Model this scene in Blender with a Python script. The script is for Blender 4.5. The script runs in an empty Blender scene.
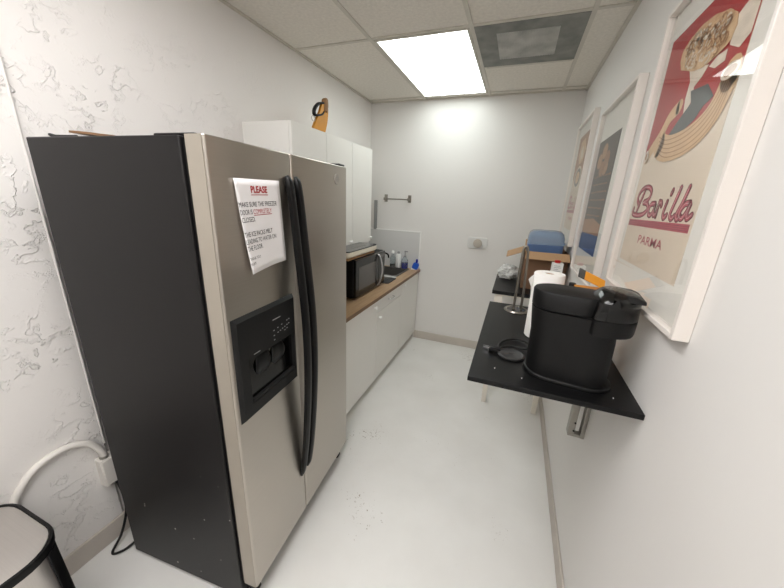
import bpy, bmesh, math, random
from mathutils import Vector, Matrix, noise
random.seed(7)
sc = bpy.context.scene
COL = sc.collection
PI = math.pi

# ------------------------------------------------------------------ materials
def node_mat(name):
    m = bpy.data.materials.new(name); m.use_nodes = True
    nt = m.node_tree; nt.nodes.clear()
    out = nt.nodes.new('ShaderNodeOutputMaterial')
    return m, nt, out

def lin(c):
    return tuple((x / 12.92 if x <= .04045 else ((x + .055) / 1.055) ** 2.4) for x in c)

def mat(name, col, rough=.5, metal=0, spec=.5, var=0, vscale=5, bump=0, bscale=40, stretch=(1, 1, 1), coat=0, transmission=0, ior=1.45, col2=None, alpha=1, bdetail=4):
    """principled material whose colour varies a little by object-space noise"""
    m, nt, out = node_mat(name)
    b = nt.nodes.new('ShaderNodeBsdfPrincipled')
    nt.links.new(b.outputs[0], out.inputs[0])
    c = lin(col)
    b.inputs['Base Color'].default_value = (*c, 1)
    b.inputs['Roughness'].default_value = rough
    b.inputs['Metallic'].default_value = metal
    b.inputs['Specular IOR Level'].default_value = spec
    b.inputs['Coat Weight'].default_value = coat
    b.inputs['Transmission Weight'].default_value = transmission
    b.inputs['IOR'].default_value = ior
    b.inputs['Alpha'].default_value = alpha
    tc = nt.nodes.new('ShaderNodeTexCoord')
    mp = nt.nodes.new('ShaderNodeMapping'); mp.inputs['Scale'].default_value = stretch
    nt.links.new(tc.outputs['Object'], mp.inputs[0])
    if var or col2:
        n = nt.nodes.new('ShaderNodeTexNoise'); n.inputs['Scale'].default_value = vscale; n.inputs['Detail'].default_value = 5
        nt.links.new(mp.outputs[0], n.inputs[0])
        r = nt.nodes.new('ShaderNodeValToRGB')
        r.color_ramp.elements[0].position = .3; r.color_ramp.elements[1].position = .7
        a = lin(col2) if col2 else tuple(x * (1 - var) for x in c)
        r.color_ramp.elements[0].color = (*a, 1); r.color_ramp.elements[1].color = (*c, 1)
        nt.links.new(n.outputs[0], r.inputs[0]); nt.links.new(r.outputs[0], b.inputs['Base Color'])
    if bump:
        n = nt.nodes.new('ShaderNodeTexNoise'); n.inputs['Scale'].default_value = bscale; n.inputs['Detail'].default_value = bdetail
        nt.links.new(mp.outputs[0], n.inputs[0])
        bp = nt.nodes.new('ShaderNodeBump'); bp.inputs['Strength'].default_value = 1; bp.inputs['Distance'].default_value = bump
        nt.links.new(n.outputs[0], bp.inputs['Height']); nt.links.new(bp.outputs[0], b.inputs['Normal'])
    return m

def plaster_mat(name, col, height, scale):
    """skip-trowel plaster: soft flat islands with raised torn edges"""
    m, nt, out = node_mat(name)
    b = nt.nodes.new('ShaderNodeBsdfPrincipled'); nt.links.new(b.outputs[0], out.inputs[0])
    b.inputs['Base Color'].default_value = (*lin(col), 1); b.inputs['Roughness'].default_value = .55
    b.inputs['Specular IOR Level'].default_value = .25
    tc = nt.nodes.new('ShaderNodeTexCoord')
    mp = nt.nodes.new('ShaderNodeMapping'); mp.inputs['Scale'].default_value = (1, 1, 1.15)
    mp.inputs['Rotation'].default_value = (.5, 0, 0)
    nt.links.new(tc.outputs['Object'], mp.inputs[0])
    n = nt.nodes.new('ShaderNodeTexNoise'); n.noise_type = 'FBM'; n.normalize = True
    n.inputs['Scale'].default_value = scale; n.inputs['Detail'].default_value = 4
    n.inputs['Roughness'].default_value = .62; n.inputs['Distortion'].default_value = .25
    nt.links.new(mp.outputs[0], n.inputs[0])
    # torn steps: the height climbs slowly, then drops back sharply, again and again
    st = nt.nodes.new('ShaderNodeMath'); st.operation = 'MULTIPLY'; st.inputs[1].default_value = 5.5
    nt.links.new(n.outputs[0], st.inputs[0])
    fr = nt.nodes.new('ShaderNodeMath'); fr.operation = 'FRACT'; nt.links.new(st.outputs[0], fr.inputs[0])
    r = nt.nodes.new('ShaderNodeValToRGB'); e = r.color_ramp.elements
    e[0].position = .0; e[0].color = (0, 0, 0, 1)
    e[1].position = .55; e[1].color = (.02, .02, .02, 1)
    for p, v in ((.80, .35), (.90, 1.0), (.97, .15), (1, 0)):
        x = e.new(p); x.color = (v, v, v, 1)
    nt.links.new(fr.outputs[0], r.inputs[0])
    # patches where the trowel left the wall smooth
    pm = nt.nodes.new('ShaderNodeTexNoise'); pm.inputs['Scale'].default_value = 5.5; pm.inputs['Detail'].default_value = 4
    nt.links.new(mp.outputs[0], pm.inputs[0])
    pr = nt.nodes.new('ShaderNodeMapRange'); pr.inputs[1].default_value = .42; pr.inputs[2].default_value = .60
    pr.inputs[3].default_value = .0; pr.inputs[4].default_value = 1
    nt.links.new(pm.outputs[0], pr.inputs[0])
    # the texture fades out towards the back of the room and the ceiling
    sx = nt.nodes.new('ShaderNodeSeparateXYZ'); nt.links.new(tc.outputs['Object'], sx.inputs[0])
    fy = nt.nodes.new('ShaderNodeMapRange'); fy.inputs[1].default_value = .6; fy.inputs[2].default_value = 3.0
    fy.inputs[3].default_value = 1; fy.inputs[4].default_value = .12
    nt.links.new(sx.outputs['Y'], fy.inputs[0])
    fz = nt.nodes.new('ShaderNodeMapRange'); fz.inputs[1].default_value = 2.1; fz.inputs[2].default_value = 2.45
    fz.inputs[3].default_value = 1; fz.inputs[4].default_value = .2
    nt.links.new(sx.outputs['Z'], fz.inputs[0])
    mu = nt.nodes.new('ShaderNodeMath'); mu.operation = 'MULTIPLY'
    nt.links.new(r.outputs[0], mu.inputs[0]); nt.links.new(pr.outputs[0], mu.inputs[1])
    mv = nt.nodes.new('ShaderNodeMath'); mv.operation = 'MULTIPLY'
    nt.links.new(mu.outputs[0], mv.inputs[0]); nt.links.new(fy.outputs[0], mv.inputs[1])
    mw = nt.nodes.new('ShaderNodeMath'); mw.operation = 'MULTIPLY'
    nt.links.new(mv.outputs[0], mw.inputs[0]); nt.links.new(fz.outputs[0], mw.inputs[1])
    f = nt.nodes.new('ShaderNodeTexNoise'); f.inputs['Scale'].default_value = 60; f.inputs['Detail'].default_value = 3
    nt.links.new(tc.outputs['Object'], f.inputs[0])
    ad = nt.nodes.new('ShaderNodeMath'); ad.operation = 'MULTIPLY_ADD'; ad.inputs[1].default_value = .06
    nt.links.new(f.outputs[0], ad.inputs[0]); nt.links.new(mw.outputs[0], ad.inputs[2])
    bp = nt.nodes.new('ShaderNodeBump'); bp.inputs['Distance'].default_value = height
    nt.links.new(ad.outputs[0], bp.inputs['Height']); nt.links.new(bp.outputs[0], b.inputs['Normal'])
    return m

def floor_mat():
    m, nt, out = node_mat('painted_floor')
    b = nt.nodes.new('ShaderNodeBsdfPrincipled'); nt.links.new(b.outputs[0], out.inputs[0])
    b.inputs['Roughness'].default_value = .38; b.inputs['Specular IOR Level'].default_value = .4
    tc = nt.nodes.new('ShaderNodeTexCoord')
    n = nt.nodes.new('ShaderNodeTexNoise'); n.inputs['Scale'].default_value = 3; n.inputs['Detail'].default_value = 6
    nt.links.new(tc.outputs['Object'], n.inputs[0])
    r = nt.nodes.new('ShaderNodeValToRGB'); e = r.color_ramp.elements
    e[0].position = .3; e[0].color = (*lin((.87, .865, .85)), 1); e[1].position = .7; e[1].color = (*lin((.90, .897, .885)), 1)
    nt.links.new(n.outputs[0], r.inputs[0])
    # dark scuffs and chips of old paint, gathered in patches
    v = nt.nodes.new('ShaderNodeTexNoise'); v.inputs['Scale'].default_value = 70; v.inputs['Detail'].default_value = 2; v.inputs['Distortion'].default_value = 1.2
    nt.links.new(tc.outputs['Object'], v.inputs[0])
    p = nt.nodes.new('ShaderNodeTexNoise'); p.inputs['Scale'].default_value = 2.1; p.inputs['Detail'].default_value = 3
    nt.links.new(tc.outputs['Object'], p.inputs[0])
    mu = nt.nodes.new('ShaderNodeMath'); mu.operation = 'MULTIPLY'
    nt.links.new(v.outputs[0], mu.inputs[0]); nt.links.new(p.outputs[0], mu.inputs[1])
    mr = nt.nodes.new('ShaderNodeMapRange'); mr.inputs[1].default_value = .405; mr.inputs[2].default_value = .46
    nt.links.new(mu.outputs[0], mr.inputs[0])
    mx = nt.nodes.new('ShaderNodeMixRGB'); mx.inputs[2].default_value = (*lin((.62, .585, .54)), 1)
    nt.links.new(mr.outputs[0], mx.inputs[0]); nt.links.new(r.outputs[0], mx.inputs[1])
    nt.links.new(mx.outputs[0], b.inputs['Base Color'])
    n2 = nt.nodes.new('ShaderNodeTexNoise'); n2.inputs['Scale'].default_value = 14; n2.inputs['Detail'].default_value = 4
    nt.links.new(tc.outputs['Object'], n2.inputs[0])
    bp = nt.nodes.new('ShaderNodeBump'); bp.inputs['Distance'].default_value = .0015
    nt.links.new(n2.outputs[0], bp.inputs['Height']); nt.links.new(bp.outputs[0], b.inputs['Normal'])
    return m

def steel_mat(name, col, rough, stretch):
    """brushed stainless steel: fine streaks in colour and roughness"""
    m, nt, out = node_mat(name)
    b = nt.nodes.new('ShaderNodeBsdfPrincipled'); nt.links.new(b.outputs[0], out.inputs[0])
    b.inputs['Metallic'].default_value = 1
    tc = nt.nodes.new('ShaderNodeTexCoord'); mp = nt.nodes.new('ShaderNodeMapping'); mp.inputs['Scale'].default_value = stretch
    nt.links.new(tc.outputs['Object'], mp.inputs[0])
    n = nt.nodes.new('ShaderNodeTexNoise'); n.inputs['Scale'].default_value = 6; n.inputs['Detail'].default_value = 6
    nt.links.new(mp.outputs[0], n.inputs[0])
    r = nt.nodes.new('ShaderNodeValToRGB'); e = r.color_ramp.elements; c = lin(col)
    e[0].position = .25; e[0].color = (*[x * .93 for x in c], 1); e[1].position = .75; e[1].color = (*c, 1)
    nt.links.new(n.outputs[0], r.inputs[0]); nt.links.new(r.outputs[0], b.inputs['Base Color'])
    mr = nt.nodes.new('ShaderNodeMapRange'); mr.inputs[3].default_value = rough - .05; mr.inputs[4].default_value = rough + .07
    nt.links.new(n.outputs[0], mr.inputs[0]); nt.links.new(mr.outputs[0], b.inputs['Roughness'])
    return m

def glass_pane_mat(name, tint=(1, 1, 1), ior=1.5):
    m, nt, out = node_mat(name)
    f = nt.nodes.new('ShaderNodeFresnel'); f.inputs[0].default_value = ior
    t = nt.nodes.new('ShaderNodeBsdfTransparent'); t.inputs[0].default_value = (*tint, 1)
    g = nt.nodes.new('ShaderNodeBsdfGlossy'); g.inputs['Roughness'].default_value = .015
    x = nt.nodes.new('ShaderNodeMixShader')
    ge = nt.nodes.new('ShaderNodeNewGeometry'); iv = nt.nodes.new('ShaderNodeMath'); iv.operation = 'SUBTRACT'; iv.inputs[0].default_value = 1
    mu = nt.nodes.new('ShaderNodeMath'); mu.operation = 'MULTIPLY'
    nt.links.new(ge.outputs['Backfacing'], iv.inputs[1]); nt.links.new(iv.outputs[0], mu.inputs[0]); nt.links.new(f.outputs[0], mu.inputs[1])
    nt.links.new(mu.outputs[0], x.inputs[0]); nt.links.new(t.outputs[0], x.inputs[1]); nt.links.new(g.outputs[0], x.inputs[2])
    nt.links.new(x.outputs[0], out.inputs[0])
    return m

def diffuser_mat(name, col, strength, lo, x0, x1):
    """glowing prismatic panel with two brighter bands where the tubes sit behind it"""
    m, nt, out = node_mat(name)
    tc = nt.nodes.new('ShaderNodeTexCoord'); s = nt.nodes.new('ShaderNodeSeparateXYZ')
    nt.links.new(tc.outputs['Object'], s.inputs[0])
    mr = nt.nodes.new('ShaderNodeMapRange'); mr.inputs[1].default_value = x0; mr.inputs[2].default_value = x1
    nt.links.new(s.outputs['X'], mr.inputs[0])
    r = nt.nodes.new('ShaderNodeValToRGB'); e = r.color_ramp.elements; r.color_ramp.interpolation = 'B_SPLINE'
    e[0].position = 0; e[0].color = (lo, lo, lo, 1); e[1].position = 1; e[1].color = (lo, lo, lo, 1)
    for p, v in ((.16, lo), (.26, 1), (.36, lo), (.5, lo * .9), (.64, lo), (.74, 1), (.84, lo)):
        k = e.new(p); k.color = (v, v, v, 1)
    nt.links.new(mr.outputs[0], r.inputs[0])
    em = nt.nodes.new('ShaderNodeEmission'); em.inputs[0].default_value = (*col, 1)
    mu = nt.nodes.new('ShaderNodeMath'); mu.operation = 'MULTIPLY'; mu.inputs[1].default_value = strength
    nt.links.new(r.outputs[0], mu.inputs[0]); nt.links.new(mu.outputs[0], em.inputs[1])
    nt.links.new(em.outputs[0], out.inputs[0])
    return m

def case_mat():
    """black textured sheet steel with small chips of missing paint low down"""
    m, nt, out = node_mat('black_case')
    b = nt.nodes.new('ShaderNodeBsdfPrincipled'); nt.links.new(b.outputs[0], out.inputs[0])
    b.inputs['Roughness'].default_value = .36; b.inputs['Specular IOR Level'].default_value = .17
    tc = nt.nodes.new('ShaderNodeTexCoord')
    v = nt.nodes.new('ShaderNodeTexVoronoi'); v.inputs['Scale'].default_value = 24; v.feature = 'F1'
    nt.links.new(tc.outputs['Object'], v.inputs[0])
    s = nt.nodes.new('ShaderNodeSeparateXYZ'); nt.links.new(tc.outputs['Object'], s.inputs[0])
    lim = nt.nodes.new('ShaderNodeMapRange'); lim.inputs[1].default_value = 0; lim.inputs[2].default_value = .75
    lim.inputs[3].default_value = .155; lim.inputs[4].default_value = .0
    nt.links.new(s.outputs['Z'], lim.inputs[0])
    lt = nt.nodes.new('ShaderNodeMath'); lt.operation = 'LESS_THAN'
    nt.links.new(v.outputs['Distance'], lt.inputs[0]); nt.links.new(lim.outputs[0], lt.inputs[1])
    n = nt.nodes.new('ShaderNodeTexNoise'); n.inputs['Scale'].default_value = 9; nt.links.new(tc.outputs['Object'], n.inputs[0])
    gt = nt.nodes.new('ShaderNodeMath'); gt.operation = 'GREATER_THAN'; gt.inputs[1].default_value = .51
    nt.links.new(n.outputs[0], gt.inputs[0])
    mu = nt.nodes.new('ShaderNodeMath'); mu.operation = 'MULTIPLY'
    nt.links.new(lt.outputs[0], mu.inputs[0]); nt.links.new(gt.outputs[0], mu.inputs[1])
    mx = nt.nodes.new('ShaderNodeMixRGB'); mx.inputs[1].default_value = (*lin((.115, .11, .112)), 1); mx.inputs[2].default_value = (*lin((.7, .69, .66)), 1)
    nt.links.new(mu.outputs[0], mx.inputs[0]); nt.links.new(mx.outputs[0], b.inputs['Base Color'])
    g = nt.nodes.new('ShaderNodeTexNoise'); g.inputs['Scale'].default_value = 380; nt.links.new(tc.outputs['Object'], g.inputs[0])
    bp = nt.nodes.new('ShaderNodeBump'); bp.inputs['Distance'].default_value = .0004
    nt.links.new(g.outputs[0], bp.inputs['Height']); nt.links.new(bp.outputs[0], b.inputs['Normal'])
    return m

M = dict(
    wall=mat('smooth_wall', (.88, .872, .86), .6, bump=.0012, bscale=9, spec=.3),
    plaster=plaster_mat('trowelled_plaster', (.89, .878, .865), .004, 9),
    floor=floor_mat(),
    base=mat('vinyl_base', (.77, .74, .705), .5, var=.08),
    tile=mat('ceiling_tile', (.90, .88, .845), .9, var=.12, vscale=55, bump=.002, bscale=120, spec=.1),
    tbar=mat('grid_paint', (.80, .78, .74), .5, var=.1, vscale=8),
    case=case_mat(),
    steel=steel_mat('brushed_door_steel', (.74, .715, .68), .30, (1, 1, 60)),
    steelside=mat('lit_door_side', (.66, .63, .585), .42, metal=.35, var=.08, vscale=4),  # bright beige of the lit door side, put into the colour
    blk=mat('black_plastic', (.05, .05, .052), .4, spec=.3),
    blkm=mat('matte_black_plastic', (.045, .045, .047), .5, spec=.35, bump=.0002, bscale=400),
    blkg=mat('gloss_black_plastic', (.045, .045, .047), .16),
    rubber=mat('black_rubber', (.05, .05, .05), .6),
    paper=mat('white_paper', (.93, .92, .92), .6, var=.03),
    redink=mat('red_ink', (.68, .10, .12), .6), blackink=mat('black_ink', (.12, .12, .13), .6),
    greyink=mat('panel_print', (.62, .62, .62), .5),
    white=mat('white_laminate', (.90, .895, .875), .3, var=.015),
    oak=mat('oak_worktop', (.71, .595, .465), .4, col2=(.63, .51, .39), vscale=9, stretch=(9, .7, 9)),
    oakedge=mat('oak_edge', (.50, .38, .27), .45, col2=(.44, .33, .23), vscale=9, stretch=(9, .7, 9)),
    chrome=mat('chrome', (.85, .85, .86), .12, metal=1),
    brush=mat('brushed_nickel', (.62, .60, .57), .3, metal=1, var=.06),
    sink=mat('grey_composite', (.30, .29, .28), .45, var=.1, vscale=60),
    darksink=mat('dark_composite', (.15, .15, .155), .4, var=.1, vscale=60),
    splash=mat('grey_splash_panel', (.835, .835, .83), .25, var=.02),
    shelf=mat('black_wood_top', (.05, .05, .053), .4, spec=.3, var=.15, vscale=25),
    shelfedge=mat('black_wood_edge', (.05, .05, .05), .5),
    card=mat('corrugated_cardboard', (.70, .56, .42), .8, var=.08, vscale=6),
    cardshade=mat('shaded_cardboard', (.50, .38, .29), .85, var=.1, vscale=6),  # darker cardboard for the box walls: shade under the flap put into the colour
    tissue=mat('paper_towel', (.95, .945, .93), .85, bump=.0012, bscale=160),
    orange=mat('orange_card', (.90, .60, .12), .45, var=.1, vscale=12),
    yellow=mat('amber_plastic', (.78, .53, .10), .35, var=.15, vscale=14),
    brown=mat('tan_wood', (.56, .42, .28), .55, var=.2, vscale=20),
    frame=mat('white_frame_lacquer', (.90, .875, .85), .3),
    matb=mat('white_mat_board', (.90, .89, .86), .8),
    cream=mat('cream_poster_paper', (.86, .80, .72), .7, var=.04, vscale=4),
    pred=mat('poster_red', (.66, .10, .11), .6, var=.12, vscale=9),
    ppink=mat('logo_rose', (.70, .27, .33), .6), pdark=mat('logo_maroon', (.42, .10, .15), .6), plight=mat('logo_highlight', (.86, .66, .66), .6),
    ptan=mat('poster_tan', (.86, .74, .58), .7, col2=(.74, .58, .42), vscale=34),
    pgold=mat('poster_gold', (.84, .70, .53), .7, var=.12, vscale=20), pbrown=mat('poster_brown', (.66, .49, .34), .7),
    pcloth=mat('poster_ivory', (.90, .85, .78), .7, var=.18, vscale=30), pslate=mat('poster_slate', (.29, .30, .295), .7, var=.25, vscale=18),
    pnight=mat('poster_night', (.24, .19, .17), .7, col2=(.14, .11, .11), vscale=8), pblue=mat('poster_blue', (.16, .25, .45), .7, var=.25, vscale=10),
    pochre=mat('poster_ochre', (.62, .42, .25), .7, var=.25, vscale=20),
    pane=glass_pane_mat('picture_glass'),
    blue=mat('blue_plastic', (.42, .54, .74), .3, transmission=.25, var=.1),
    bluec=mat('pale_blue_clear_plastic', (.66, .74, .84), .22, transmission=.6, ior=1.2),
    deepblue=mat('deep_blue_liquid', (.10, .14, .55), .2, spec=.5), brightblue=mat('bright_blue_plastic', (.16, .36, .78), .35),
    clear=mat('clear_plastic', (.92, .95, .96), .08, transmission=.92, ior=1.25),
    bag=mat('thin_white_plastic', (.95, .95, .94), .3, transmission=.25, var=.05),
    thermo=mat('thermostat_plate', (.84, .84, .83), .35, var=.02), dial=mat('thermostat_dial', (.72, .69, .65), .35),
    greyp=mat('grey_plastic', (.57, .57, .57), .4),
    galv=mat('galvanised_steel', (.64, .63, .60), .38, metal=.8, var=.1, vscale=30),
    pipe=mat('painted_conduit', (.87, .855, .83), .4),
    legs=mat('white_leg_paint', (.90, .875, .83), .35),
    grille=mat('dusty_grille', (.56, .56, .54), .7, col2=(.44, .45, .44), vscale=9), core=mat('perforated_core', (.78, .78, .76), .6, col2=(.58, .58, .57), vscale=7),
    binsteel=steel_mat('bin_steel', (.80, .785, .77), .38, (1, 60, 1)),
    redcap=mat('red_cap', (.72, .12, .10), .35), whitep=mat('white_plastic', (.93, .93, .92), .3),
    ivory=mat('cream_enamel', (.90, .87, .80), .3), glasstop=mat('dark_glass_top', (.16, .17, .18), .1, spec=.6), window=mat('smoked_window', (.34, .33, .32), .2),
    board=mat('bamboo_board', (.72, .56, .39), .5, col2=(.63, .47, .31), vscale=7, stretch=(8, 1, 8)),
    silver=mat('silver_plastic', (.72, .72, .72), .25, metal=.7),
    badge=mat('pale_badge', (.66, .645, .62), .3, metal=.3),
    tray=mat('charcoal_plastic', (.17, .17, .172), .45),
    trimw=mat('gypsum_bead', (.86, .845, .83), .6, bump=.004, bscale=30),
)

# ------------------------------------------------------------------ mesh helpers
class MB:
    def __init__(s): s.bm = bmesh.new()
    def box(s, x0, x1, y0, y1, z0, z1, mx=None):
        v = [s.bm.verts.new((x, y, z)) for x in (x0, x1) for y in (y0, y1) for z in (z0, z1)]
        for f in ((0, 1, 3, 2), (4, 6, 7, 5), (0, 4, 5, 1), (2, 3, 7, 6), (0, 2, 6, 4), (1, 5, 7, 3)):
            s.bm.faces.new([v[i] for i in f])
        if mx:
            for q in v: q.co = mx @ q.co
        return s
    def loft(s, rings, cap=True, closed=True):
        R = [[s.bm.verts.new(p) for p in r] for r in rings]
        n = len(R[0])
        for a, b in zip(R, R[1:]):
            for i in range(n if closed else n - 1):
                j = (i + 1) % n
                s.bm.faces.new((a[i], a[j], b[j], b[i]))
        if cap and closed:
            s.bm.faces.new(list(reversed(R[0]))); s.bm.faces.new(R[-1])
        return s
    def lathe(s, prof, cx=0, cy=0, n=32, cap=True):
        return s.loft([[(cx + r * math.cos(2 * PI * k / n), cy + r * math.sin(2 * PI * k / n), z) for k in range(n)] for r, z in prof], cap)
    def tube(s, pts, r, n=10, cap=True):
        P = [Vector(p) for p in pts]; rings = []
        t0 = (P[1] - P[0]).normalized()
        nv = t0.orthogonal().normalized()
        for i, p in enumerate(P):
            t = ((P[min(i + 1, len(P) - 1)] - P[max(i - 1, 0)])).normalized()
            nv = (nv - t * nv.dot(t)).normalized(); bv = t.cross(nv)
            rr = r[i] if isinstance(r, (list, tuple)) else r
            rings.append([p + (nv * math.cos(2 * PI * k / n) + bv * math.sin(2 * PI * k / n)) * rr for k in range(n)])
        return s.loft(rings, cap)
    def prism(s, pts, axis, a, b):
        def mk(p, t):
            return {'z': (p[0], p[1], t), 'x': (t, p[0], p[1]), 'y': (p[0], t, p[1])}[axis]
        return s.loft([[mk(p, a) for p in pts], [mk(p, b) for p in pts]])
    def strip(s, rows):
        R = [[s.bm.verts.new(p) for p in r] for r in rows]
        for a, b in zip(R, R[1:]):
            for i in range(len(a) - 1): s.bm.faces.new((a[i], a[i + 1], b[i + 1], b[i]))
        return s
    def build(s, name, m, parent=None, bevel=0, smooth=False, seg=2, auto=None):
        bmesh.ops.recalc_face_normals(s.bm, faces=s.bm.faces)
        me = bpy.data.meshes.new(name); s.bm.to_mesh(me); s.bm.free()
        me.materials.append(m)
        o = bpy.data.objects.new(name, me); COL.objects.link(o)
        if parent: o.parent = parent
        if smooth or bevel:
            me.polygons.foreach_set('use_smooth', [True] * len(me.polygons))
            if auto is None: auto = 40
            ms = MB._sharp(me, math.radians(auto))
        if bevel:
            b = o.modifiers.new('bevel', 'BEVEL'); b.width = bevel; b.segments = seg; b.limit_method = 'ANGLE'; b.angle_limit = math.radians(35)
            b.harden_normals = False
        return o
    @staticmethod
    def _sharp(me, ang):
        bm = bmesh.new(); bm.from_mesh(me)
        for e in bm.edges:
            if len(e.link_faces) == 2 and e.calc_face_angle(0) > ang: e.smooth = False
        bm.to_mesh(me); bm.free()

def crom(pts, per=8):
    P = [Vector(p) for p in pts]; P = [P[0] * 2 - P[1]] + P + [P[-1] * 2 - P[-2]]; o = []
    for i in range(1, len(P) - 2):
        a, b, c, d = P[i - 1:i + 3]
        for k in range(per):
            t = k / per
            o.append(.5 * ((2 * b) + (c - a) * t + (2 * a - 5 * b + 4 * c - d) * t * t + (3 * b - a - 3 * c + d) * t ** 3))
    o.append(P[-2]); return o

def rrect(x0, x1, y0, y1, r, n=6):
    o = []
    for cx, cy, a in ((x1 - r, y1 - r, 0), (x0 + r, y1 - r, 90), (x0 + r, y0 + r, 180), (x1 - r, y0 + r, 270)):
        for k in range(n + 1):
            t = math.radians(a + 90 * k / n); o.append((cx + r * math.cos(t), cy + r * math.sin(t)))
    return o

def empty(name, label, cat, loc=(0, 0, 0), rz=0, group=None):
    o = bpy.data.objects.new(name, None); COL.objects.link(o); o.empty_display_size = .05
    o.location = loc; o.rotation_euler = (0, 0, rz)
    o['label'] = label; o['category'] = cat
    if group: o['group'] = group
    return o
def tag(o, label, cat, group=None):
    o['label'] = label; o['category'] = cat
    if group: o['group'] = group
    return o
def struct(o): o['kind'] = 'structure'; return o
def dup(root, loc, label, group=None):
    r = root.copy(); COL.objects.link(r); r.location = loc; r['label'] = label
    if group: r['group'] = group
    for ch in list(root.children):
        c = ch.copy(); COL.objects.link(c); c.parent = r
        for g in ch.children:
            d = g.copy(); COL.objects.link(d); d.parent = c
    return r
def off(bmpts, c): return [tuple(Vector(p) - Vector(c)) for p in bmpts]

def text_mesh(name, txt, m, place, width=None, height=None, shear=0, bold=0, parent=None, align='LEFT', depth=0):
    """built-in font text turned into a mesh; place(x, y) gives the 3-D point"""
    cu = bpy.data.curves.new(name, 'FONT'); cu.body = txt; cu.size = 1; cu.shear = shear; cu.offset = bold; cu.resolution_u = 3
    ob = bpy.data.objects.new(name + '_src', cu); COL.objects.link(ob)
    bpy.context.view_layer.update()
    me = bpy.data.meshes.new_from_object(ob.evaluated_get(bpy.context.evaluated_depsgraph_get()))
    bpy.data.objects.remove(ob); bpy.data.curves.remove(cu)
    xs = [v.co.x for v in me.vertices]; ys = [v.co.y for v in me.vertices]
    x0, x1, y0, y1 = min(xs), max(xs), min(ys), max(ys)
    sx = (width / (x1 - x0)) if width else None
    sy = (height / (y1 - y0)) if height else None
    sx = sx or sy; sy = sy or sx
    w = (x1 - x0) * sx
    dx = 0 if align == 'LEFT' else -w / 2
    for v in me.vertices: v.co = Vector(place((v.co.x - x0) * sx + dx, (v.co.y - y0) * sy))
    me.name = name; me.materials.clear(); me.materials.append(m)
    o = bpy.data.objects.new(name, me); COL.objects.link(o)
    if parent: o.parent = parent
    return o

# ------------------------------------------------------------------ room shell
WL, WR, WB, WF, CH = -1.62, .413, 3.49, -2.1, 2.60
struct(MB().box(-1.9, .6, WF - .1, WB + .1, -.1, 0).build('floor', M['floor']))
struct(MB().box(-1.9, .6, WF - .1, WB + .1, CH, CH + .1).build('ceiling', M['tile']))
struct(MB().prism([(-1.85, WF), (-1.601, WF), (-1.601, .645), (WL, .66), (WL, WB), (-1.85, WB)], 'z', 0, CH).build('wall_left', M['plaster']))
struct(MB().box(WR, WR + .12, WF, WB, 0, CH).build('wall_right', M['wall']))
struct(MB().box(-1.85, WR + .12, WB, WB + .1, 0, CH).build('wall_back', M['wall']))
struct(MB().box(-1.85, WR + .12, WF - .1, WF, 0, CH).build('wall_front', M['wall']))
struct(MB().box(-.985, WR, WB - .011, WB, 0, .095).build('baseboard_back', M['base'], bevel=.004))
struct(MB().box(WR - .011, WR, WF, WB - .011, 0, .09).build('baseboard_right', M['base'], bevel=.004))
struct(MB().box(-1.606, -1.592, WF, .66, 0, .105).box(-1.621, -1.592, .66, 1.53, 0, .105).build('baseboard_left', M['base'], bevel=.004))
# rough plastered bead where the near part of the left wall steps out
bd = MB()
rows = []
for i in range(60):
    z = .52 + i * (CH - .52) / 59
    k = 1 + .25 * noise.noise((0, 0, z * 9)); rows.append([(-1.612 + .013 * k * math.sin(PI * j / 8) * 1.1, .648 + .007 * k * math.cos(PI * j / 8), z) for j in range(9)])
bd.strip(rows); struct(bd.build('trim_1', M['trimw'], smooth=True, auto=60))

# ceiling grid
g = MB()
for x in (-1.030, -.397, .222): g.box(x - .012, x + .012, WF, WB, CH - .006, CH + .001)
for y in (-1.48, -.26, .96, 2.18, 3.40): g.box(WL, WR, y - .012, y + .012, CH - .0055, CH + .001)
g.box(-.368, .2, 2.803, 2.827, CH - .0055, CH + .001)
for y in (-.87, .35, 1.57): pass
g.box(WL, WL + .02, WF, WB, CH - .009, CH); g.box(WR - .02, WR, WF, WB, CH - .009, CH); g.box(WL, WR, WB - .02, WB, CH - .009, CH)
struct(g.build('trim_2', M['tbar']))

def troffer(label, y0, y1, m, x=-.712):
    t = empty('ceiling_light', label, 'ceiling light', (x, (y0 + y1) / 2, CH))
    hy = (y1 - y0) / 2
    a = MB(); w = .302
    a.box(-w, -w + .016, -hy, hy, -.010, -.0005).box(w - .016, w, -hy, hy, -.010, -.0005)
    a.box(-w + .016, w - .016, -hy, -hy + .016, -.010, -.0005).box(-w + .016, w - .016, hy - .016, hy, -.010, -.0005)
    a.build('light_frame', M['tbar'], t, bevel=.002)
    MB().box(-w + .016, w - .016, -hy + .016, hy - .016, -.007, -.001).build('diffuser', m, t)
    return t
troffer('white glowing rectangular ceiling light panel beside the grey vent', 2.194, 3.386, diffuser_mat('diffuser_glow', (.94, 1.0, .97), 7.2, .42, -.29, .29))
troffer('added unseen white ceiling light panel overhead near the camera, over the bin', -.246, .946, diffuser_mat('diffuser_glow_warm', (1.0, .98, .978), 11.5, .7, -.29, .29))  # added panel out of view, brightens the near left wall and floor

troffer('added unseen white ceiling light panel behind the camera, on the side of the posters', -1.466, -.274, diffuser_mat('diffuser_glow_rear', (1.0, .98, .978), 11.0, .7, -.29, .29), -.0875)  # second added panel, unseen, lifts the floor and right wall
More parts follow.
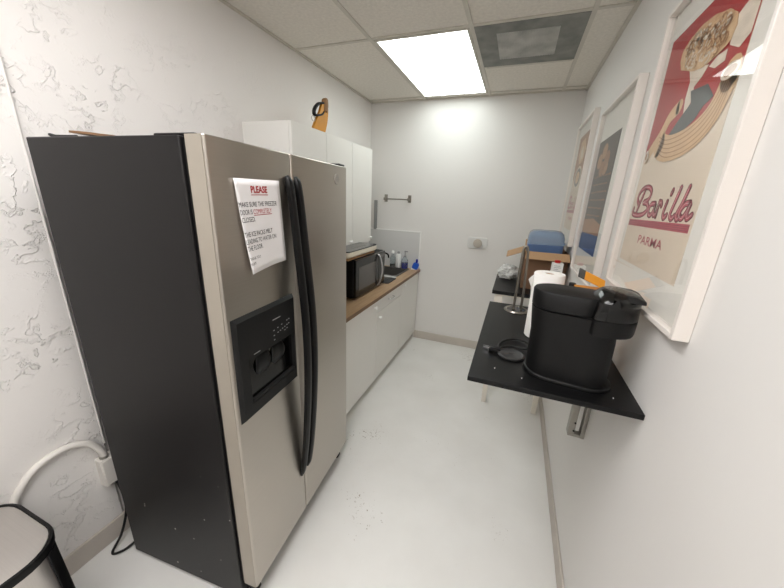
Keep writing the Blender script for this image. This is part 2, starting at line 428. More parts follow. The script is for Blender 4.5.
# air vent
v = empty('air_vent', 'grey dusty square air return vent in the ceiling next to the light', 'air vent', (-.0875, 2.490, CH))
MB().box(-.297, .297, -.300, .302, -.008, -.0005).build('vent_plate', M['grille'], v, bevel=.002)
c = MB()
c.box(-.178, .165, -.19, .18, -.0095, -.0075)
for i in range(22):
    x = -.173 + i * .0154
    c.box(x, x + .006, -.185, .175, -.0125, -.0095)
c.build('perforated_core', M['core'], v)

# ------------------------------------------------------------------ refrigerator
F = empty('refrigerator', 'stainless side by side refrigerator with black case standing by the left wall', 'refrigerator', (-1.443, .592, 0), .075)
FW, FH = .873, 1.772
MB().box(0, .604, 0, FW, .015, FH).build('case', M['case'], F, bevel=.004)
MB().box(.604, .617, .012, FW - .012, .1, FH - .01).build('door_gasket', M['rubber'], F)
SP = .385
def fdoor(v0, v1):
    r = rrect(.617, .676, v0, v1, .009, 4)
    return MB().loft([[(x, y, z) for x, y in r] for z in (.1, FH + .004)])
def add_edges(o):
    return o
fd = fdoor(.008, SP - .003).build('freezer_door', M['steel'], F, bevel=.003, auto=50)
MB().box(.6165, .670, .0063, .0083, .102, FH + .003).build('door_side', M['steelside'], fd)
rd = fdoor(SP + .003, FW).build('refrigerator_door', M['steel'], F, bevel=.003, auto=50)
MB().box(.6165, .670, FW - .0003, FW + .0015, .102, FH + .003).build('door_side', M['steelside'], rd)

def handle(vc, parent, z0, z1):
    pts = crom([(.672, z1), (.690, z1 - .04), (.710, z1 - .26), (.732, 1.15), (.732, .88), (.712, z0 + .24), (.688, z0 + .05), (.672, z0)], 6)
    rings = []
    for i, p in enumerate(pts):
        a = pts[max(i - 1, 0)]; b = pts[min(i + 1, len(pts) - 1)]
        t = (b - a).normalized(); n = Vector((t.y, -t.x)); n = n if n.x > 0 else -n
        w = .0105 + .0075 * math.sin(PI * i / (len(pts) - 1)); h = .010
        sec = [(-w, -h), (w, -h), (w, h * .5), (w * .55, h), (-w * .55, h), (-w, h * .5)]
        rings.append([(p.x + n.x * q, vc + s_, p.y + n.y * q) for s_, q in sec])
    MB().loft(rings).build('handle', M['blk'], parent, smooth=True, auto=50)
handle(.359, fd, .335, 1.695)
handle(.413, rd, .345, 1.695)

# round maker's badge on the right door
bg = MB(); n = 28
bg.loft([[(u, .757 + r * math.cos(2 * PI * k / n), 1.712 + r * math.sin(2 * PI * k / n)) for k in range(n)] for u, r in ((.676, .024), (.679, .024), (.6802, .022), (.6800, .0185))])
badge = bg.build('badge', M['badge'], rd, smooth=True)
text_mesh('lettering', 'GE', M['greyink'], lambda x, y: (.6806, .757 + x, 1.702 + y), height=.020, width=.024, shear=.35, parent=rd, align='C')

# ice and water dispenser
D = MB()
d0, d1, zb, zt = .024, .350, .880, 1.258
D.loft([[(.676, d0, zb), (.676, d1, zb), (.676, d1, zt), (.676, d0, zt)], [(.690, d0 + .01, zb + .012), (.690, d1 - .01, zb + .012), (.690, d1 - .01, zt - .012), (.690, d0 + .01, zt - .012)]], cap=False)
o0, o1, oz0, oz1 = .072, .332, .935, 1.10
def ring4(a, b, c, d, u): return [(u, a, c), (u, b, c), (u, b, d), (u, a, d)]
D.loft([ring4(d0 + .01, d1 - .01, zb + .012, zt - .012, .690), ring4(o0, o1, oz0, oz1, .690), ring4(o0 + .004, o1 - .004, oz0 + .004, oz1 - .002, .6765)], cap=False)
dp = D.build('dispenser', M['blkm'], F)
MB().box(.6763, .6775, o0, o1, oz0, oz1).build('recess', M['blkg'], dp)
MB().box(.6775, .6900, o0 + .006, o1 - .006, oz0 + .002, oz0 + .014).build('drip_tray', M['rubber'], dp, bevel=.002)
for vc in (.15, .235):
    pd = MB()
    rows = []
    for i in range(9):
        t = i / 8; z = 1.094 - .075 * t; w = .030 + .010 * math.sin(PI * t)
        u = .6795 + .009 * math.sin(PI * min(1, t * 1.1))
        rows.append([(u - .004 * abs(j) ** 2 / 9, vc + w * j / 3, z - .006 * t * abs(j) / 3) for j in range(-3, 4)])
    pd.strip(rows)
    p = pd.build('paddle', M['greyp'] if False else M['blk'], dp, smooth=True)
    so = p.modifiers.new('thick', 'SOLIDIFY'); so.thickness = .0025
pr = MB()
MB().box(.6901, .6905, .205, .250, 1.196, 1.1995).build('panel_logo', M['greyink'], dp)
for i, (vv, zz) in enumerate(((.205, 1.155), (.228, 1.158), (.252, 1.162), (.285, 1.167), (.298, 1.168), (.205, 1.135), (.228, 1.139), (.242, 1.141), (.256, 1.144), (.27, 1.146), (.284, 1.149), (.296, 1.151), (.205, 1.118), (.27, 1.132), (.284, 1.135))):
    pr.box(.6901, .6905, vv, vv + .007, zz, zz + .0035)
pr.build('panel_print', M['greyink'], dp)
text_mesh('panel_lettering', 'GE PROFILE', M['greyink'], lambda x, y: (.6906, .095 + x, 1.108 + y), width=.045, parent=dp) if False else None
pl = MB(); pl.box(.6901, .6905, .097, .128, 1.112, 1.115).build('panel_marking', M['greyink'], dp)
# hinge covers, kick plate, rollers
hc = MB().box(.50, .640, .015, .05, FH, FH + .008); hc.build('hinge_cover', M['blk'], F, bevel=.004)
hc = MB().box(.56, .672, FW - .075, FW - .012, FH + .004, FH + .015); hc.build('hinge_cover', M['blk'], F, bevel=.006)
MB().box(.56, .600, .02, FW - .02, .016, .095).build('kick_plate', M['blkm'], F)
for vv in (.05, FW - .05):
    w = MB(); w.loft([[(.625 + .022 * math.cos(2 * PI * k / 16), vv + s_, .0225 + .022 * math.sin(2 * PI * k / 16)) for k in range(16)] for s_ in (-.012, .012)])
    w.box(.600, .645, vv - .016, vv + .016, .040, .101)
    w.build('roller', M['rubber'], F)

def fw(u, vv, z):
    c_, s_ = math.cos(.075), math.sin(.075)
    return Vector((-1.443 + c_ * u - s_ * vv, .592 + s_ * u + c_ * vv, z))

# taped paper notice on the freezer door
S = empty('paper_notice', 'white printed paper notice with red heading taped on the freezer door', 'notice', fw(.676, .2, 1.39), .075)
def sg(s_, t):          # s from the left, t from the top, both 0..1; local coordinates of S
    v0 = .087 + .029 * t; v1 = .305 + .020 * t
    vv = v0 + (v1 - v0) * s_
    z = 1.675 + .004 * s_ - (.281 + .0 * s_) * t - .006 * (1 - s_) * t ** 3
    u = .003 + .012 * (1 - s_) ** 2 * t ** 2 + .003 * math.sin(5 * s_ + 1) * t + .006 * (1 - s_) ** 3
    return Vector((u, vv - .2, z - 1.39))
rows = [[sg(i / 12, j / 14) for i in range(13)] for j in range(15)]
pp = MB().strip(rows).build('paper_sheet', M['paper'], S, smooth=True)
so = pp.modifiers.new('thick', 'SOLIDIFY'); so.thickness = .0006
PWD, PHT = .216, .281
def sgt(s0, t0):
    def f(x, y):
        p = sg(s0 + x / PWD, t0 - y / PHT); return p + Vector((.0012, 0, 0))
    return f
def line(txt, s0, t0, w, m, h=.0145, bold=0, al='LEFT'):
    return text_mesh('lettering', txt, m, sgt(s0, t0), width=w * PWD, height=h, bold=bold, parent=S, align=al)
line('PLEASE', .31, .145, .37, M['redink'], .021, .03)
def rule(s0, s1, t, m):
    MB().strip([[sg(s0 + (s1 - s0) * i / 8, t + d) + Vector((.0012, 0, 0)) for i in range(9)] for d in (0, .007)]).build('underline', m, S)
rule(.30, .69, .162, M['redink'])
line('MAKE SURE THE FREEZER', .006, 0.290, 0.877, M['blackink'], bold=0)
line('DOOR IS', .006, 0.370, 0.265, M['blackink'], bold=0)
line('COMPLETELY', .295, .370, .44, M['redink'], bold=0); rule(.295, .735, .38, M['redink'])
line('CLOSED.', .006, 0.450, 0.306, M['blackink'], bold=0)
line('THE ICE PACKS MELT', .006, 0.605, 0.694, M['blackink'], bold=0)
line('LEADING TO WATER ON', .006, 0.680, 0.775, M['blackink'], bold=0)
line('THE FLOOR.', .006, 0.755, 0.388, M['blackink'], bold=0)
line('THANK YOU!', .006, 0.855, 0.275, M['blackink'], .009, 0)
line('MGMT', .006, 0.910, 0.133, M['blackink'], .008, 0)

# scraps on top of the refrigerator
s1 = MB().strip([[(x, y, z) for x, z in ((0, .016), (.04, .014), (.09, .010), (.13, .006), (.17, .003))] for y in (-.05, .05)])
o = s1.build('cardboard_scrap', M['brown']); o.location = fw(.165, .07, FH + .003); o.rotation_euler = (0, 0, .1)
so = o.modifiers.new('thick', 'SOLIDIFY'); so.thickness = .006
tag(o, 'curled brown cardboard scrap lying on top of the refrigerator near its rear', 'cardboard scrap')
o = MB().tube([fw(.025, .05, FH + .014), fw(.06, .045, FH + .008), fw(.11, .04, FH + .006), fw(.155, .045, FH + .006)], .005, 8).build('black_strip', M['rubber'], smooth=True)
tag(o, 'thin black rubber strip on top of the refrigerator beside the brown scrap', 'rubber strip')

# ------------------------------------------------------------------ power outlet, conduit, fridge cord
o = MB().tube(crom([(-1.592, .312, .10), (-1.590, .318, .30), (-1.590, .340, .47), (-1.590, .39, .555), (-1.590, .446, .595), (-1.588, .52, .605), (-1.582, .58, .580), (-1.578, .612, .53), (-1.576, .625, .475)], 8), .013, 14).build('conduit_pipe', M['pipe'], smooth=True)
tag(o, 'white painted conduit pipe curving down the rough left wall behind the bin', 'conduit pipe')
ob = empty('outlet_box', 'white painted outlet box on the left wall at the end of the conduit', 'outlet box', (-1.604, .637, .40))
MB().box(0, .042, -.038, .038, -.075, .07).build('box_body', M['pipe'], ob, bevel=.004)
MB().box(.042, .047, -.034, .034, -.068, .062).build('cover_plate', M['pipe'], ob, bevel=.002)
MB().lathe([(.017, .07), (.017, .082), (.015, .082)], .026, -.012, 16).build('conduit_nut', M['galv'], ob)
o = MB().tube(crom([(-1.570, .640, .322), (-1.563, .648, .25), (-1.560, .643, .14), (-1.548, .60, .05), (-1.530, .545, .010), (-1.500, .565, .008), (-1.487, .605, .012), (-1.478, .66, .03), (-1.475, .72, .06)], 8), .0055, 8).build('power_cord', M['rubber'], smooth=True)
tag(o, 'thin black power cord looping from the outlet box to behind the refrigerator', 'power cord')

# ------------------------------------------------------------------ bin
B = empty('trash_bin', 'grey steel trash bin with black rimmed lid in the lower left corner', 'trash bin', (-1.365, .155, 0))
def rr3(x0, x1, y0, y1, r, z): return [(x, y, z) for x, y in rrect(x0, x1, y0, y1, r, 8)]
MB().loft([rr3(-.18, .195, -.16, .168, .09, .02), rr3(-.18, .197, -.16, .170, .09, .30), rr3(-.18, .192, -.16, .172, .10, .55)]).build('bin_body', M['binsteel'], B, smooth=True)
MB().loft([rr3(-.18, .198, -.162, .172, .09, 0), rr3(-.18, .198, -.162, .172, .09, .025)]).build('bin_foot', M['blk'], B, smooth=True)
rim = MB()
rim.loft([rr3(-.187, .195, -.165, .177, .11, .550), rr3(-.187, .197, -.165, .179, .112, .571), rr3(-.184, .195, -.162, .177, .11, .578), rr3(-.177, .188, -.155, .170, .103, .580), rr3(-.174, .185, -.152, .167, .100, .576)], cap=False)
rim.build('lid_rim', M['blk'], B, smooth=True)
MB().loft([rr3(-.173, .184, -.151, .166, .099, .565), rr3(-.173, .184, -.151, .166, .099, .5765), rr3(-.15, .16, -.13, .145, .08, .5785)]).build('lid', M['binsteel'], B, smooth=True)
cs = MB(); rings = []
for z in (.025, .30, .548):
    e = .0015 + (.002 if z == .3 else -.004 if z == .548 else 0)
    a = [(.105 + e + .0915 * math.cos(math.radians(t)), .080 + e + .0915 * math.sin(math.radians(t)), z) for t in range(34, 80, 5)]
    rings.append(a)
cs.strip(rings); so = cs.build('corner_reflection', M['blk'], B, smooth=True).modifiers.new('thick', 'SOLIDIFY'); so.thickness = .002  # dark reflection on the rounded steel corner, drawn as a black strip

# ------------------------------------------------------------------ base cabinets and worktop
def knob(parent, x, y, z, dirx=1, m=None):
    k = MB(); n = 14
    k.loft([[(x + d, y + r * math.cos(2 * PI * i / n), z + r * math.sin(2 * PI * i / n)) for i in range(n)] for d, r in ((0, .006), (.012, .005), (.016, .012), (.024, .013), (.028, .009))])
    return k.build('knob', m or M['whitep'], parent, smooth=True)
def base_unit(label, y0, y1, drawer, knob_at):
    t = empty('base_cabinet', label, 'cabinet', (-1.30, (y0 + y1) / 2, 0), 0, 'white base cabinets under the worktop')
    h = (y1 - y0) / 2
    cbm = MB().box(-.30, .304, -h + .0005, -h + .0165, .08, .829).box(-.30, .304, h - .0165, h - .0005, .08, .829)
    cbm.box(-.30, .304, -h + .0165, h - .0165, .08, .096).box(-.30, -.292, -h + .0165, h - .0165, .096, .829).box(.286, .304, -h + .0165, h - .0165, .80, .829)
    cbm.build('cabinet_body', M['white'], t)
    MB().box(-.29, .275, -h + .0005, h - .0005, 0, .08).build('plinth', M['white'], t)
    ztop = .708 if drawer else .825
    d = MB().box(.305, .325, -h + .002, h - .002, .083, ztop).build('door', M['white'], t, bevel=.0015)
    knob(d, .325, knob_at[0] - (y0 + y1) / 2, knob_at[1])
    if drawer:
        w = MB().box(.305, .325, -h + .002, h - .002, .712, .825).build('drawer', M['white'], t, bevel=.0015)
        MB().tube(crom([(.325, -.055, .768), (.345, -.052, .768), (.352, -.02, .768), (.352, .02, .768), (.345, .052, .768), (.325, .055, .768)], 6), .0055, 10).build('handle', M['chrome'], w, smooth=True)
    return t
base_unit('white base cabinet nearest the refrigerator, with a single tall door', 1.540, 2.284, False, (2.235, .775))
base_unit('white base cabinet with a drawer over its door, middle of the row', 2.286, 2.893, True, (2.335, .66))
base_unit('white narrow base cabinet at the back wall under the sink', 2.895, 3.476, False, (2.955, .79))

W = MB()
wx0, wx1, wy0, wy1 = -1.612, -.957, 1.54, 3.488
hx0, hx1, hy0, hy1 = -1.50, -1.085, 3.02, 3.395
W.box(wx0, wx1, wy0, hy0, .831, .86).box(wx0, wx1, hy1, wy1, .831, .86).box(wx0, hx0, hy0, hy1, .831, .86).box(hx1, wx1, hy0, hy1, .831, .86)
wt = W.build('worktop', M['oak']); tag(wt, 'oak coloured worktop running over the white base cabinets', 'worktop')
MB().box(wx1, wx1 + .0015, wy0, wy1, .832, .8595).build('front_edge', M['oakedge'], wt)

SK = empty('kitchen_sink', 'dark grey composite sink with drainboard set into the worktop', 'sink', (-1.29, 3.2, .86))
r_out = rrect(-.235, .225, -.50, .21, .03, 5)
b = MB()
bi = rrect(-.205, .200, -.175, .190, .05, 5)
b.loft([[(x, y, .0005) for x, y in rrect(-.235, .225, -.21, .21, .02, 5)], [(x, y, .006) for x, y in rrect(-.233, .223, -.208, .208, .02, 5)],
        [(x, y, .005) for x, y in bi], [(x, y, -.02) for x, y in rrect(-.202, .197, -.17, .187, .05, 5)], [(x, y, -.17) for x, y in rrect(-.19, .185, -.155, .17, .06, 5)]], cap=False)
ba = b.build('basin', M['sink'], SK, smooth=True)
bb = MB(); vs = [bb.bm.verts.new((x, y, -.17)) for x, y in rrect(-.19, .185, -.155, .17, .06, 5)]; bb.bm.faces.new(vs)
bb.build('basin_floor', M['sink'], SK)
MB().lathe([(.04, -.1695), (.04, -.167), (.03, -.166)], 0, 0, 20).build('drain', M['chrome'], SK)
db = MB(); db.loft([[(x, y, .0005) for x, y in rrect(-.235, .250, -.512, -.275, .02, 4)], [(x, y, .007) for x, y in rrect(-.233, .248, -.510, -.277, .02, 4)]])
for i in range(10): db.box(-.20 + i * .042, -.185 + i * .042, -.495, -.295, .007, .009)
db.build('drainboard', M['darksink'], SK)
MB().box(-.235, .228, -.272, -.212, .0005, .005).build('sink_rim', M['splash'], SK, bevel=.002)
FA = empty('kitchen_faucet', 'dark metal sink faucet with thin curved spout by the left wall', 'faucet', (-1.555, 3.12, .86))
MB().lathe([(.026, 0), (.026, .012), (.016, .02), (.014, .10), (.012, .12)], 0, 0, 18).build('faucet_base', M['brush'], FA, smooth=True)
MB().tube(crom([(0, 0, .11), (.0, 0, .19), (.05, -.005, .225), (.16, -.015, .225), (.30, -.03, .218), (.345, -.033, .205), (.355, -.034, .17)], 6), .009, 10).build('spout', M['blk'], FA, smooth=True)
MB().tube([(0, .01, .10), (.02, .05, .125), (.035, .085, .14)], .006, 8).build('lever', M['brush'], FA, smooth=True)

# splash panel
SPn = empty('splash_panel', 'pale grey splash panel with white edge standing against the back wall', 'splash panel', (-1.29, 3.478, .86))
MB().box(-.32, .305, -.004, .011, .0005, .418).build('panel', M['splash'], SPn)
MB().box(-.32, .317, -.006, .011, .418, .428).box(.305, .317, -.006, .011, .0005, .418).build('edge_strip', M['whitep'], SPn)

# things by the sink
def lathe_thing(name, label, cat, x, y, z, parts, group=None):
    t = empty(name, label, cat, (x, y, z), 0, group)
    for pn, prof, m in parts: MB().lathe(prof, 0, 0, 20).build(pn, M[m], t, smooth=True, auto=50)
    return t
lathe_thing('soap_bottle', 'clear bottle with a little dark liquid, leftmost by the sink', 'bottle', -1.285, 3.437, .8605,
    [('bottle_body', [(.030, 0), (.032, .005), (.032, .11), (.016, .14), (.014, .16)], 'clear'), ('liquid', [(.029, .003), (.029, .035)], 'blackink'), ('cap', [(.016, .16), (.016, .185), (.012, .19)], 'whitep')])
lathe_thing('lotion_bottle', 'plain white bottle between the two clear bottles by the sink', 'bottle', -1.213, 3.437, .8605,
    [('bottle_body', [(.028, 0), (.030, .006), (.030, .15), (.018, .165)], 'whitep'), ('cap', [(.018, .165), (.018, .185), (.012, .19)], 'greyp')])
pb = lathe_thing('dish_soap_bottle', 'clear pump bottle half full of deep blue soap by the sink', 'bottle', -1.132, 3.425, .8605,
    [('bottle_body', [(.036, 0), (.038, .006), (.038, .10), (.018, .125), (.016, .135)], 'clear'), ('liquid', [(.035, .003), (.035, .068)], 'deepblue'), ('pump', [(.016, .135), (.016, .15), (.006, .152), (.005, .19), (.009, .19), (.009, .205)], 'greyp')])
MB().box(-.004, .035, -.005, .005, .192, .203).build('nozzle', M['greyp'], pb, bevel=.002)
SBb = empty('dish_brush', 'bright blue dish brush leaning upright at the far end of the worktop', 'dish brush', (-1.015, 3.425, .8605))
mx = Matrix.Rotation(.35, 4, 'Y')
MB().loft([[tuple(mx @ Vector((x, y, z))) for x, y in rrect(-w, w, -.018, .018, .012, 4)] for z, w in ((.012, .030), (.03, .036), (.07, .034), (.085, .022))]).build('brush_head', M['brightblue'], SBb, smooth=True)
MB().box(-.034, .026, -.017, .017, .0, .012, None).build('bristles', M['whitep'], SBb, bevel=.002)
MB().lathe([(.010, .08), (.013, .10), (.011, .118), (.004, .125)], .028, 0, 12).build('brush_knob', M['deepblue'], SBb, smooth=True)

# ------------------------------------------------------------------ microwave and stack on it
MW = empty('microwave', 'black microwave with curved silver handle on the oak worktop', 'microwave', (-1.30, 2.37, .8605))
mwx, y0, y1, z0, z1 = .20, -.27, .315, .012, .318
MB().box(-.20, mwx, y0, y1, z0, z1).build('oven_body', M['blkm'], MW, bevel=.006)
dr = MB().box(mwx, mwx + .022, y0 + .002, .165, z0 + .004, z1 - .004).build('oven_door', M['blkg'], MW, bevel=.005)
MB().box(mwx + .022, mwx + .0235, y0 + .05, .10, z0 + .055, z1 - .065).build('door_window', M['window'], dr)
MB().tube(crom([(mwx + .02, .150, z1 - .015), (mwx + .040, .152, z1 - .04), (mwx + .062, .154, .17), (mwx + .040, .152, z0 + .04), (mwx + .02, .150, z0 + .012)], 8), .009, 10).build('oven_handle', M['silver'], dr, smooth=True)
cp = MB().box(mwx, mwx + .02, .170, y1 - .002, z0 + .004, z1 - .004).build('control_panel', M['blkg'], MW, bevel=.004)
MB().box(mwx + .02, mwx + .021, .19, y1 - .02, z1 - .06, z1 - .03).build('display', M['window'], cp)
for yy in (y0 + .04, y1 - .04):
    for xx in (-.16, .16): MB().lathe([(.014, 0), (.012, .012)], xx, yy, 12).build('foot', M['rubber'], MW)
o = MB().box(-1.46, -1.105, 2.03, 2.50, 1.1795, 1.197).build('cutting_board', M['board'], bevel=.004)
tag(o, 'light wooden cutting board lying on top of the microwave', 'cutting board')
CT = empty('countertop_appliance', 'flat cream appliance with dark glass top resting on the cutting board', 'kitchen appliance', (-1.275, 2.275, 1.1975))
MB().loft([[(x, y, z) for x, y in rrect(-.19 + e, .185 - e, -.265 + e, .255 - e, .03, 4)] for z, e in ((.002, .012), (.012, 0), (.045, 0))]).build('appliance_body', M['ivory'], CT, smooth=True)
MB().loft([[(x, y, z) for x, y in rrect(-.188, .183, -.263, .253, .028, 4)] for z in (.045, .053)]).build('glass_top', M['glasstop'], CT)
MB().loft([[(x, y, z) for x, y in rrect(-.13, .13, -.15, .15, .02, 4)] for z in (.053, .0535)]).build('heating_zone', M['window'], CT)

# ------------------------------------------------------------------ wall cabinets
def wall_unit(label, y0, y1):
    t = empty('wall_cabinet', label, 'cabinet', (-1.443, y0, 1.24), 0, 'white wall cabinets')
    w = y1 - y0
    MB().box(-.176, .158, .0008, w - .0008, 0, .795).build('cabinet_body', M['white'], t)
    d = MB().box(.159, .178, .0018, w - .0018, .001, .795).build('door', M['white'], t, bevel=.0015)
    knob(d, .178, w - .035, .035)
    return t
u0 = wall_unit('white wall cabinet above the refrigerator side, with its near end showing', 1.647, 2.018)
dup(u0, (-1.443, 2.0185, 1.24), 'white wall cabinet in the middle of the three')
dup(u0, (-1.443, 2.3905, 1.24), 'white wall cabinet farthest back, next to the grey wall rail')

# amber scraper with strap on top of the wall cabinets
T = empty('amber_tool', 'curved amber tool with black strap standing on the middle wall cabinet', 'hand tool', (-1.40, 2.15, 2.036))
cl = crom([(-.03, .0), (-.005, .06), (.035, .13), (.058, .20), (.062, .225)], 6)
rings = []
for i, p in enumerate(cl):
    t = i / (len(cl) - 1); w = .075 - .045 * t
    a = cl[max(i - 1, 0)]; bq = cl[min(i + 1, len(cl) - 1)]; d = (bq - a).normalized(); nn = Vector((d.y, -d.x))
    if i == 0: nn = Vector((1, 0))
    rings.append([(x, p.x + nn.x * q, max(0, p.y + nn.y * q)) for x, q in ((-.010, -w), (-.010, w), (.010, w), (.010, -w))])
MB().loft(rings).build('blade', M['yellow'], T, smooth=True)
hp = crom([(.058, .175), (.066, .21), (.070, .243), (.064, .262)], 4)
MB().tube([(0, p.x, p.y) for p in hp], [.024, .025, .026, .026, .027, .027, .026, .025, .024, .024, .022, .02, .012], 10).build('grip', M['brown'], T, smooth=True)
st = MB(); lp = crom([(.05, .225), (.0, .215), (-.045, .185), (-.070, .150), (-.060, .128), (-.02, .135), (.02, .150), (.045, .175)], 6)
st.strip([[(x, p.x, p.y) for x in (-.012, .012)] for p in lp]); so = st.build('strap', M['rubber'], T, smooth=True).modifiers.new('thick', 'SOLIDIFY'); so.thickness = .012; so.offset = 0
MB().tube([(.0, -.080 + .022 * math.cos(2 * PI * k / 16), .102 + .016 * math.sin(2 * PI * k / 16)) for k in range(17)], .0025, 6).build('ring', M['brush'], T, smooth=True)

# ------------------------------------------------------------------ back wall fittings
R = empty('towel_bar', 'short metal towel bar on the back wall above the splash panel', 'towel bar', (-1.275, 3.4912, 1.63))
MB().tube([(-.135, -.045, -.005), (.135, -.045, -.005)], .0065, 12).build('bar', M['brush'], R, smooth=True)
for sx in (-.140, .140):
    q = MB().box(sx - .019, sx + .019, -.010, -.0005, -.038, .042); q.box(sx - .012, sx + .012, -.055, -.010, -.018, .010)
    q.build('bracket', M['brush'], R, bevel=.003)
o = MB().box(-1.555, -1.520, 3.468, 3.4895, 1.275, 1.605).build('wall_rail', M['greyp'], bevel=.004)
tag(o, 'narrow upright grey rail on the back wall beside the wall cabinets', 'wall rail')
TH = empty('thermostat', 'pale grey thermostat with round dial on the back wall', 'thermostat', (-.352, 3.4912, 1.216))
pr_ = rrect(-.102, .102, -.058, .058, .022, 6)
MB().loft([[(x, -.0005, z) for x, z in pr_], [(x, -.016, z) for x, z in pr_], [(x * .96, -.020, z * .94) for x, z in pr_]]).build('plate', M['thermo'], TH, smooth=True)
MB().loft([[(.006 + r * math.cos(2 * PI * k / 28), -d, r * math.sin(2 * PI * k / 28)) for k in range(28)] for d, r in ((.0195, .046), (.034, .046), (.040, .041), (.040, .030), (.043, .028))]).build('dial', M['dial'], TH, smooth=True)

# ------------------------------------------------------------------ right-hand wall shelf
SH = empty('wall_shelf', 'black folding wall shelf holding the coffee machine', 'shelf', (.412, 1.38, 1.09))
MB().box(-.489, 0, -.424, .462, -.018, 0).build('shelf_board', M['shelf'], SH, bevel=.002)
bk = MB()
bk.box(-.008, 0, .005, .045, -.43, -.03)                                      # wall plate
bk.box(-.016, -.004, .005, .009, -.43, -.03).box(-.016, -.004, .041, .045, -.43, -.03)
bk.box(-.062, -.040, .008, .013, -.425, -.045).box(-.062, -.040, .037, .042, -.425, -.045).box(-.066, -.060, .008, .042, -.425, -.045)   # folded strut
bk.box(-.064, -.004, .010, .040, -.432, -.418)
bk.box(-.40, -.004, .010, .040, -.045, -.023)
brk = bk.build('shelf_bracket', M['galv'], SH, bevel=.0015)
brk['label'] = 'grey steel folding bracket'
for zz in (-.40, -.36):
    MB().tube([(-.045, .007, zz), (-.045, .0035, zz)], .004, 10).build('rivet', M['blk'], SH)

def stadium(x0, x1, yc, h, z, n=12, rl=None, rr=None):
    rl = min(h, rl or h); rr = min(h, rr or h); o = []
    for k in range(n + 1):
        t = -PI / 2 + PI * k / n; o.append((x1 - rr + rr * math.cos(t), yc + h * math.sin(t), z))
    for k in range(n + 1):
        t = PI / 2 + PI * k / n; o.append((x0 + rl + rl * math.cos(t), yc + h * math.sin(t), z))
    return o
CM = empty('coffee_machine', 'black capsule coffee machine standing on the near end of the wall shelf', 'coffee machine', (.21 - (math.cos(-.12) * .21 - math.sin(-.12) * 1.125), 1.100 - (math.sin(-.12) * .21 + math.cos(-.12) * 1.125), 1.0905), -.12)
MB().loft([stadium(.093, .358, 1.125, .079, 0), stadium(.093, .358, 1.125, .079, .009), stadium(.096, .354, 1.125, .0765, .013), stadium(.102, .340, 1.125, .072, .0145)]).build('machine_base', M['blk'], CM, smooth=True)
MB().loft([stadium(.100, .342, 1.125, .073, .0145), stadium(.097, .340, 1.125, .074, .15), stadium(.088, .335, 1.125, .075, .231), stadium(.093, .330, 1.125, .070, .2335)]).build('machine_body', M['blkm'], CM, smooth=True)
MB().loft([stadium(.093, .30, 1.125, .070, .2335), stadium(.087, .30, 1.125, .0755, .2375), stadium(.085, .30, 1.125, .0755, .287), stadium(.088, .30, 1.125, .072, .292), stadium(.100, .30, 1.125, .062, .294)]).build('water_tank_lid', M['blkm'], CM, smooth=True)
MB().loft([stadium(.250, .374, 1.122, .082, .188, rl=.02), stadium(.246, .376, 1.122, .081, .196, rl=.02), stadium(.246, .377, 1.122, .081, .233, rl=.02), stadium(.248, .375, 1.122, .079, .2345, rl=.02)]).build('spout_housing', M['blk'], CM, smooth=True)
MB().loft([stadium(.248, .375, 1.122, .079, .2345, rl=.02), stadium(.246, .3765, 1.122, .081, .237, rl=.02), stadium(.248, .375, 1.122, .080, .285, rl=.03), stadium(.254, .372, 1.122, .075, .300, rl=.05), stadium(.264, .362, 1.122, .066, .311), stadium(.27, .345, 1.122, .045, .316), stadium(.29, .328, 1.122, .018, .317)]).build('brew_head', M['blkg'], CM, smooth=True)
MB().loft([[(x, y, z) for y, z in ((1.055, .296), (1.19, .296), (1.18, zt2), (1.065, zt2))] for x, zt2 in ((.315, .314), (.352, .312), (.374, .304))]).build('locking_lever', M['blkm'], CM, bevel=.003)
MB().lathe([(.014, .172), (.018, .188)], .285, 1.075, 16).build('coffee_spout', M['blk'], CM, smooth=True)
def cmf(pts):
    inv = (Matrix.Translation(CM.location) @ Matrix.Rotation(-.12, 4, 'Z')).inverted()
    return [tuple(inv @ Vector((x, y, z + 1.0905))) for x, y, z in pts]
cd = MB().tube(crom(cmf([(.130, 1.225, .02), (.118, 1.285, .012), (.085, 1.318, .008), (.045, 1.308, .008), (.012, 1.262, .008), (.004, 1.215, .009), (.006, 1.192, .011)]), 8), .0045, 8).build('power_cord', M['rubber'], CM, smooth=True)
cd2 = MB().tube(crom(cmf([(.125, 1.215, .015), (.095, 1.238, .008), (.055, 1.243, .006), (.022, 1.222, .006), (.010, 1.200, .008), (.006, 1.192, .011)]), 8), .0045, 8).build('power_cord', M['rubber'], CM, smooth=True)
pg = MB(); pg.loft([cmf([(x - .002, 1.178 + y, .012 + z) for y, z in rrect(-w, w, -h, h, .004, 3)]) for x, w, h in ((.016, .006, .006), (.004, .012, .009), (-.020, .013, .010), (-.026, .011, .008))])
pgo = pg.build('plug', M['rubber'], cd, smooth=True)
for dy in (-.006, .006): MB().loft([cmf([(x, 1.178 + dy + a, .0125 + b) for a, b in ((-.001, -.0035), (.001, -.0035), (.001, .0035), (-.001, .0035))]) for x in (-.050, -.027)]).build('prong', M['chrome'], cd)
dtr = empty('drip_tray', 'round charcoal drip tray with a slot lying left of the coffee machine', 'drip tray', (.052, 1.168, 1.0905))
MB().lathe([(.044, 0), (.048, .003), (.048, .008), (.043, .010), (.041, .0085)], 0, 0, 32).build('tray_dish', M['tray'], dtr, smooth=True)
MB().box(-.008, .008, -.003, .003, .0086, .0095).build('tray_slot', M['rubber'], dtr)

